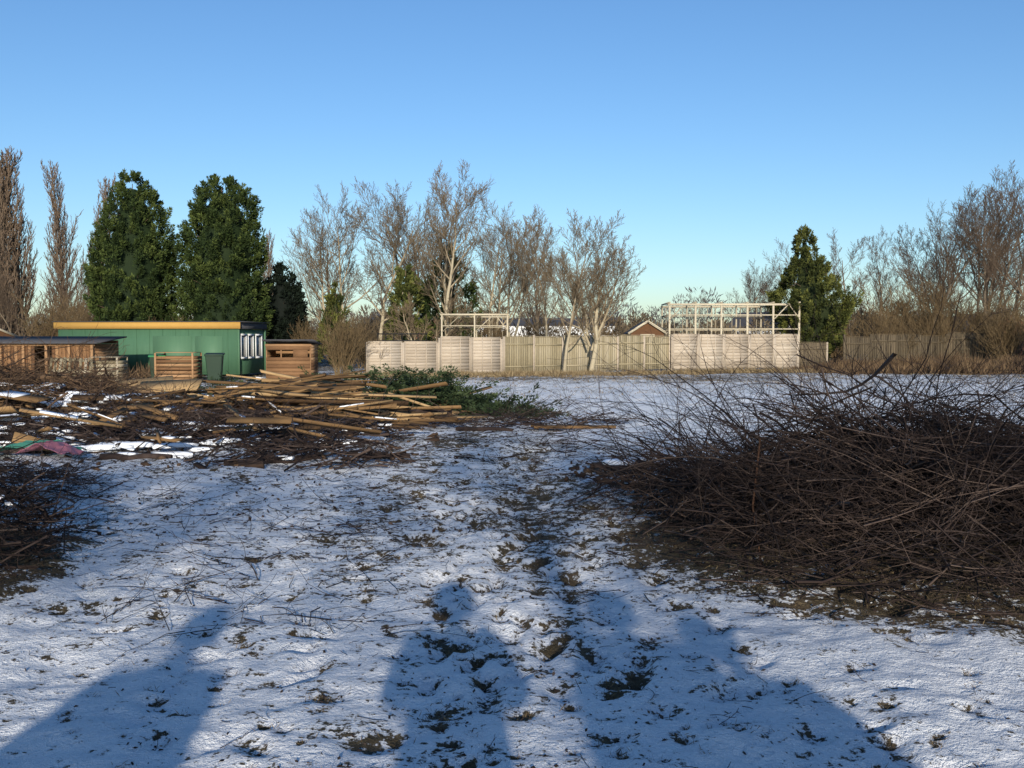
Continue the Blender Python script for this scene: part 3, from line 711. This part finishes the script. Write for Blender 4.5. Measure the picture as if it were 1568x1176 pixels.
plank(-8.6,17.2,.68,1.3,.4,.03,-.35,-.1,.1,.3,1)
obj('wood_plank_pile',B.mesh('wood_plank_pile'),[M_wood,M_snow])
B=Boxes()
plank(1.15,18.2,gz1(1.15,18.2)+.05,1.5,.16,.05,.03,0,0,.3); plank(.9,18.6,gz1(.9,18.6)+.05,1.1,.12,.04,-.1,0,0,.2)
obj('wood_plank',B.mesh('wood_plank'),[M_wood])
B=Boxes(); plank(-4.7,15.6,gz1(-4.7,15.6)+.14,1.7,.13,.05,-.06,.01,.3,.0)
obj('wood_plank',B.mesh('wood_plank_dark'),[M_rust])
B=Boxes()
for k in range(300):
    x=R.uniform(-8,-1.2);y=R.uniform(12,19)
    if k%6==0: x=R.gauss(1.3,.3); y=R.uniform(11,13)
    s_=R.uniform(.03,.1)
    B.add((x,y,gz1(x,y)+.01),(s_*R.uniform(1,3),s_*R.uniform(.3,1),R.uniform(.015,.04)),np.array(Matrix.Rotation(R.uniform(0,3.14),3,'Z')@Matrix.Rotation(R.gauss(0,.4),3,'Y')@Matrix.Rotation(R.gauss(0,.5),3,'X')),R.uniform(0,.6))
obj('wood_offcuts',B.mesh('wood_offcuts'),[M_twig2])

S=Segs()
def log(x0,y0,x1,y1,r,z=0): 
    n=5
    pr=None
    for i in range(n):
        a=i/n;b=(i+1)/n; xa=x0+(x1-x0)*a; ya_=y0+(y1-y0)*a; xb=x0+(x1-x0)*b+R.gauss(0,.01); yb_=y0+(y1-y0)*b
        ra=pr or r; pr=r*(1-.25*b)*R.uniform(.85,1.1)
        S.add((xa,ya_,gz1(xa,ya_)+r*.6+z),(xb,yb_,gz1(xb,yb_)+r*.6+z),ra,pr,R.uniform(.1,.6))
log(-2.15,13.4,-1.4,13.3,.045); log(-3.6,12.4,-2.5,12.9,.06); log(-3.4,12.2,-2.9,13,.05); log(1.0,12.3,1.6,12.6,.06); log(1.2,12.0,1.65,12.1,.05,.02)
log(1.3,12.7,1.75,12.2,.045,.06); log(-1,18,.0,17.5,.05); log(-8,14,-6.7,14.4,.06); log(-5.6,13.5,-4.6,13.4,.05)
log(-3.2,19.2,-1.6,18.8,.07); log(-2.2,19.8,-1.3,20.6,.09,.1)
obj('cut_logs',S.mesh('cut_logs',.01),[M_twig])
S=Segs()
S.add((1.75,6.9,.03),(1.8,7.4,.4),.010,.010,.5); S.add((1.8,7.4,.4),(2.0,8.0,.85),.010,.008,.5)
obj('rusty_pole',S.mesh('rusty_pole',.01),[M_rust])

def sheet(name,cx,cy,w,d,z,mt,rot,sd_=3):
    n=18; V=[];F=[]
    for i in range(n):
        for j in range(n):
            x=(i/(n-1)-.5)*w;y=(j/(n-1)-.5)*d
            V.append((x,y,.2*float(fbm(np.array([x*5.]),np.array([y*5.]),sd_)[0])+.14*(1-abs(x/w*1.6))))
    for i in range(n-1):
        for j in range(n-1): a=i*n+j; F.append([a,a+n,a+n+1,a+1])
    me=bpy.data.meshes.new(name); me.from_pydata(V,[],F)
    o=obj(name,me,[mt],loc=(cx,cy,gz1(cx,cy)+z),rot=rot); so=o.modifiers.new('s','SOLIDIFY'); so.thickness=.01
sheet('green_tarpaulin',-6.5,13.6,1.1,.6,.05,M_tarpg,.1); sheet('pink_plastic_sheet',-6.15,13.2,.7,.45,.03,M_tarpp,-.2,9)

def lumps(pts):
    Vs=[];Fs=[];o=0; na=14
    for (x,y,z,s) in pts:
        el=rng.uniform(.8,2.6); th=rng.normal(0,.5)
        a=np.linspace(0,2*np.pi,na,endpoint=False); ph=rng.uniform(0,6.28,3)
        out=1+.25*np.sin(2*a+ph[0])+.2*np.sin(3*a+ph[1])+.15*np.sin(5*a+ph[2])
        for ri,(rr,zz) in enumerate(((.92,-.5),(1,-.05),(.8,.08),(.45,.13),(.05,.15))):
            q=rr*s*out; lx=np.cos(a)*q*el; ly=np.sin(a)*q
            Vs.append(np.stack([x+lx*math.cos(th)-ly*math.sin(th),y+lx*math.sin(th)+ly*math.cos(th),np.full(na,z+zz*s)+rng.uniform(-.04,.04,na)*s],1))
        for i in range(4):
            for j in range(na): Fs.append([o+i*na+j,o+i*na+(j+1)%na,o+(i+1)*na+(j+1)%na,o+(i+1)*na+j])
        o+=5*na
    return np_mesh('snow_lumps',np.concatenate(Vs),np.array(Fs),smooth=True)
pts=[]
for k in range(620):
    x=R.uniform(-12,-2.2); y=R.uniform(12.5,22)
    q=1-((x+10)/4.8)**2-((y-19)/3.4)**2; q2=1-((x+5.6)/3.8)**2-((y-16.2)/2.3)**2
    m=.52*max(0,q)**.6 if q>0 else (.2*max(0,q2)**.6 if q2>0 else 0)
    if m==0: continue
    pts.append((x,y,gz1(x,y)+m*R.uniform(.7,1.1),R.uniform(.03,.14)))
for k in range(34):
    x=R.uniform(-5.6,-3.6); y=R.uniform(5.8,8.4); q=max(0,1-((x+4.5)/1.25)**2-((y-6.9)/1.4)**2); pts.append((x,y,gz1(x,y)+.45*q**.6,R.uniform(.02,.07)))
for k in range(40):
    x=R.uniform(-8,-4.5); y=R.uniform(9,11.6); pts.append((x,y,gz1(x,y)+.12,R.uniform(.03,.1)))
pts+=[(1.3,12.3,gz1(1.3,12.3)+.12,.1),(1.6,12.5,gz1(1.6,12.5)+.12,.07),(-2.9,12.7,gz1(-2.9,12.7)+.09,.08)]
obj('snow_patches',lumps(pts),[M_snow])

S=Segs()
def litter(n,x0,x1,y0,y1,L=(.08,.5),r=(.002,.006),wedge=None):
    for k in range(n):
        y=R.uniform(y0,y1); x=R.uniform(x0,x1)
        if wedge: x=x*y
        A=R.uniform(0,6.28); z=gz1(x,y)+.01
        piece(S,(x,y,z),(math.cos(A),math.sin(A),R.uniform(0,.12)),R.uniform(*L),R.uniform(*r),R.choice([0,0,1,2,3]),.0015,curv=.12,sag=.01,sh=R.uniform(0,.6),wig=.14)
litter(420,-.42,-.12,5.5,13,(.08,.6),(.002,.005),True)
litter(380,-.5,.5,8,20,(.1,.5),(.003,.007),True)
litter(140,-.5,.5,3.6,8,(.03,.16),(.001,.0025),True)
litter(260,.08,.4,6,12,(.1,.7),(.002,.006),True)
litter(300,-.4,.1,13,26,(.2,1.2),(.005,.014),True)
litter(60,.1,.5,15,30,(.2,.8),(.005,.01),True)
obj('scattered_twigs',S.mesh('scattered_twigs',.02),[M_twig])

n=13000
y=rng.uniform(3.4,9.5,n); x=rng.uniform(-.52,.52,n)*y
bz=bare(x,y); keep=rng.uniform(0,1,n)<np.clip((bz-.24)*1.8,.03,1); x=x[keep];y=y[keep];n=len(x)
c=np.stack([x,y,gz(x,y)+.002],1); d=rng.normal(size=(n,3)); d[:,2]=np.abs(d[:,2])*.3
L=rng.uniform(.008,.03,n)
n2=2600; y2=rng.uniform(8,18,n2); x2=rng.uniform(-.55,.5,n2)*y2; c2=np.stack([x2,y2,gz(x2,y2)+.004],1); d2=rng.normal(size=(n2,3)); d2[:,2]=np.abs(d2[:,2])*.3; L2=rng.uniform(.02,.06,n2)
V,F,S_=merge([leaf_geo(c,d,L,L*.3,rng.uniform(0,.7,n)),leaf_geo(c2,d2,L2,L2*.3,rng.uniform(0,.7,n2))])
obj('fallen_leaves',np_mesh('fallen_leaves',V,F,S_),[M_twig])
def blades(x,y,h,lean,w,sh,micro=False):
    n=len(x); c=np.stack([x,y,gz(x,y,micro)-.005],1)
    d=rng.normal(size=(n,3))*lean; d[:,2]=1
    return leaf_geo(c,d,h,w,sh)
parts=[]
tx=[];ty=[]
for (cx,cy,a) in tuss:
    m=int(10+a*400); tx.append(cx+rng.normal(0,a*.7,m)); ty.append(cy+rng.normal(0,a*.7,m))
tx=np.concatenate(tx);ty=np.concatenate(ty);m=len(tx)
parts.append(blades(tx,ty,rng.uniform(.012,.042,m),1.1,.0013,rng.uniform(0,.6,m),True))
m=30000; y=rng.uniform(4,20,m); x=rng.uniform(-.55,.55,m)*y; bb=bare(x,y); k=rng.uniform(0,1,m)<np.clip((bb-.3)*2,.02,1); x=x[k];y=y[k];m=len(x)
parts.append(blades(x,y,rng.uniform(.015,.055,m),1.1,.002,rng.uniform(0,.7,m),True))
V,F,S_=merge(parts); obj('grass_tufts',np_mesh('grass_tufts',V,F,S_),[M_dry])
parts=[]
m=56000; y=rng.uniform(22,47,m); x=rng.uniform(-.55,.58,m)*y
dens=np.clip((y-26)/20,0.01,1)*np.clip(.35+4*fbm(x/2.5,y/1.5,60),0,1.3); k=rng.uniform(0,1,m)<dens; x=x[k];y=y[k];m=len(x)
parts.append(blades(x,y,rng.uniform(.04,.11,m),.9,.010,rng.uniform(.1,.9,m)))
m=30000; t=rng.uniform(0,1,m); x=-7+31*t+rng.normal(0,.4,m); y=45.3+12*t-rng.uniform(0,3.6,m)
parts.append(blades(x,y,rng.uniform(.06,.3,m)*(.4+vn(x,y,61)),.6,.012,rng.uniform(.1,.9,m)))
V,F,S_=merge(parts); obj('dry_grass',np_mesh('dry_grass',V,F,S_),[M_dry])
parts=[]
m=46000; x=rng.uniform(15.5,40,m); y=50+(x-15.5)*.30+rng.uniform(-4.5,6,m)
hh=rng.uniform(.2,.95,m)*(.3+1.1*vn(x/1.2,y/1.2,71))*np.clip((x-14.5)/4,.2,1)
parts.append(blades(x,y,hh,.5,.02,rng.uniform(0,.75,m)))
m=9000; x=rng.uniform(-26,-15,m); y=rng.uniform(42,56,m); parts.append(blades(x,y,rng.uniform(.2,.8,m),.5,.02,rng.uniform(0,.8,m)))
V,F,S_=merge(parts); obj('bramble_thicket',np_mesh('bramble_thicket',V,F,S_),[mat('bramble',[(.06,.038,.024),(.14,.09,.05),(.25,.18,.10)],nscale=1.2,namt=.2)])

# ------------------------------------------------------------ photographer behind the camera, plus unseen figures added to cast the side shadows
def person(x,y,h,face=0,up=True,wide=1.0):
    top=empty('person',(x,y,gz1(x,y)),face)
    s=h/1.78
    J=[((0,0,.95),.2),((0,0,1.12),.19),((0,0,1.32),.2),((0,0,1.47),.11),((0,.01,1.56),.08),
       ((-.2,0,1.42),.09),((.2,0,1.42),.09),((-.09,0,.86),.16),((.09,0,.86),.16),((-.08,.02,.48),.11),((.08,.02,.48),.11),
       ((-.09,0,.09),.07),((.09,0,.09),.07),((-.1,.16,.04),.04),((.1,.16,.04),.04)]
    if up: J+=[((-.27,.04,1.2),.075),((.27,.04,1.2),.075),((-.12,.22,1.5),.05),((.12,.22,1.5),.05)]
    else: J+=[((-.27,.0,1.16),.075),((.27,.0,1.16),.075),((-.25,.05,.9),.05),((.25,.05,.9),.05)]
    E=[(0,1),(1,2),(2,3),(3,4),(2,5),(2,6),(0,7),(0,8),(7,9),(8,10),(9,11),(10,12),(11,13),(12,14),(5,15),(6,16),(15,17),(16,18)]
    me=bpy.data.meshes.new('body'); me.from_pydata([(a*s*wide,b*s,c*s) for (a,b,c),_ in J],E,[])
    o=obj('clothed_body',me,[M_cloth],parent=top); sk=o.modifiers.new('skin','SKIN')
    for i,(p_,r_) in enumerate(J):
        me.skin_vertices[0].data[i].radius=(r_*s*1.1*wide,r_*s*1.1*wide)
    me.skin_vertices[0].data[0].use_root=True
    sb=o.modifiers.new('sub','SUBSURF'); sb.levels=2; sb.render_levels=2
    bm=bmesh.new(); bmesh.ops.create_icosphere(bm,subdivisions=3,radius=.115)
    for v in bm.verts:
        v.co.z*=1.15; v.co.x*=.82
        if v.co.z<0: v.co.x*=1+.9*v.co.z; 
        if v.co.y>.09 and abs(v.co.x)<.025 and -.05<v.co.z<.02: v.co.y+=.025
    me=bpy.data.meshes.new('head'); bm.to_mesh(me); bm.free(); obj('head',me,[M_skin],parent=top,loc=(0,.02*s,1.67*s)); 
    bm=bmesh.new(); bmesh.ops.create_icosphere(bm,subdivisions=3,radius=.14)
    for v in bm.verts:
        v.co.z=max(v.co.z*1.1,-.06); 
        if v.co.y>.05 and v.co.z<.02: v.co.y*=.55
    me=bpy.data.meshes.new('hood'); bm.to_mesh(me); bm.free(); obj('coat_hood',me,[M_cloth],parent=top,loc=(0,-.01*s,1.67*s))
    return top
person(.03,-.28,1.72,wide=1.12)
person(-1.35,-1.2,1.84,up=False,wide=1.15)
person(1.05,-1.0,1.86,up=False,wide=1.25)
person(1.5,-.95,1.68,up=False,wide=1.2)

# ------------------------------------------------------------ light, sky, camera
el=math.radians(14.3); azs=math.radians(176.5)
sd=Vector((math.sin(azs)*math.cos(el),math.cos(azs)*math.cos(el),math.sin(el)))
ld=bpy.data.lights.new('sun','SUN'); ld.energy=5.0; ld.angle=math.radians(.7); ld.color=(1,.91,.77)
lo=bpy.data.objects.new('sun',ld); link(lo); lo.rotation_euler=(-sd).to_track_quat('-Z','Y').to_euler(); lo.location=(0,-20,20)
w=bpy.data.worlds.new('World'); scene.world=w; w.use_nodes=True; nt=w.node_tree
bg=nt.nodes['Background']; sk=nt.nodes.new('ShaderNodeTexSky'); sk.sky_type='NISHITA'; sk.sun_disc=False
sk.sun_elevation=el; sk.sun_rotation=azs; sk.air_density=1.0; sk.dust_density=.5; sk.ozone_density=2.0; sk.altitude=0
mx=nt.nodes.new('ShaderNodeMix'); mx.data_type='RGBA'; mx.blend_type='MULTIPLY'; mx.inputs[0].default_value=1; mx.inputs[7].default_value=(.74,.86,1.04,1)
hs=nt.nodes.new('ShaderNodeHueSaturation'); hs.inputs['Saturation'].default_value=1.08
nt.links.new(sk.outputs[0],mx.inputs[6]); nt.links.new(mx.outputs[2],hs.inputs['Color']); nt.links.new(hs.outputs[0],bg.inputs['Color']); bg.inputs['Strength'].default_value=.15
cd=bpy.data.cameras.new('camera'); cam=bpy.data.objects.new('camera',cd); link(cam)
cam.location=(0,0,1.65); cam.rotation_euler=(math.radians(90-2.55),0,0); cd.lens=35; cd.sensor_width=36; cd.clip_end=9000; cd.clip_start=.05
scene.camera=cam
scene.view_settings.view_transform='Standard'; scene.view_settings.look='None'; scene.view_settings.exposure=0
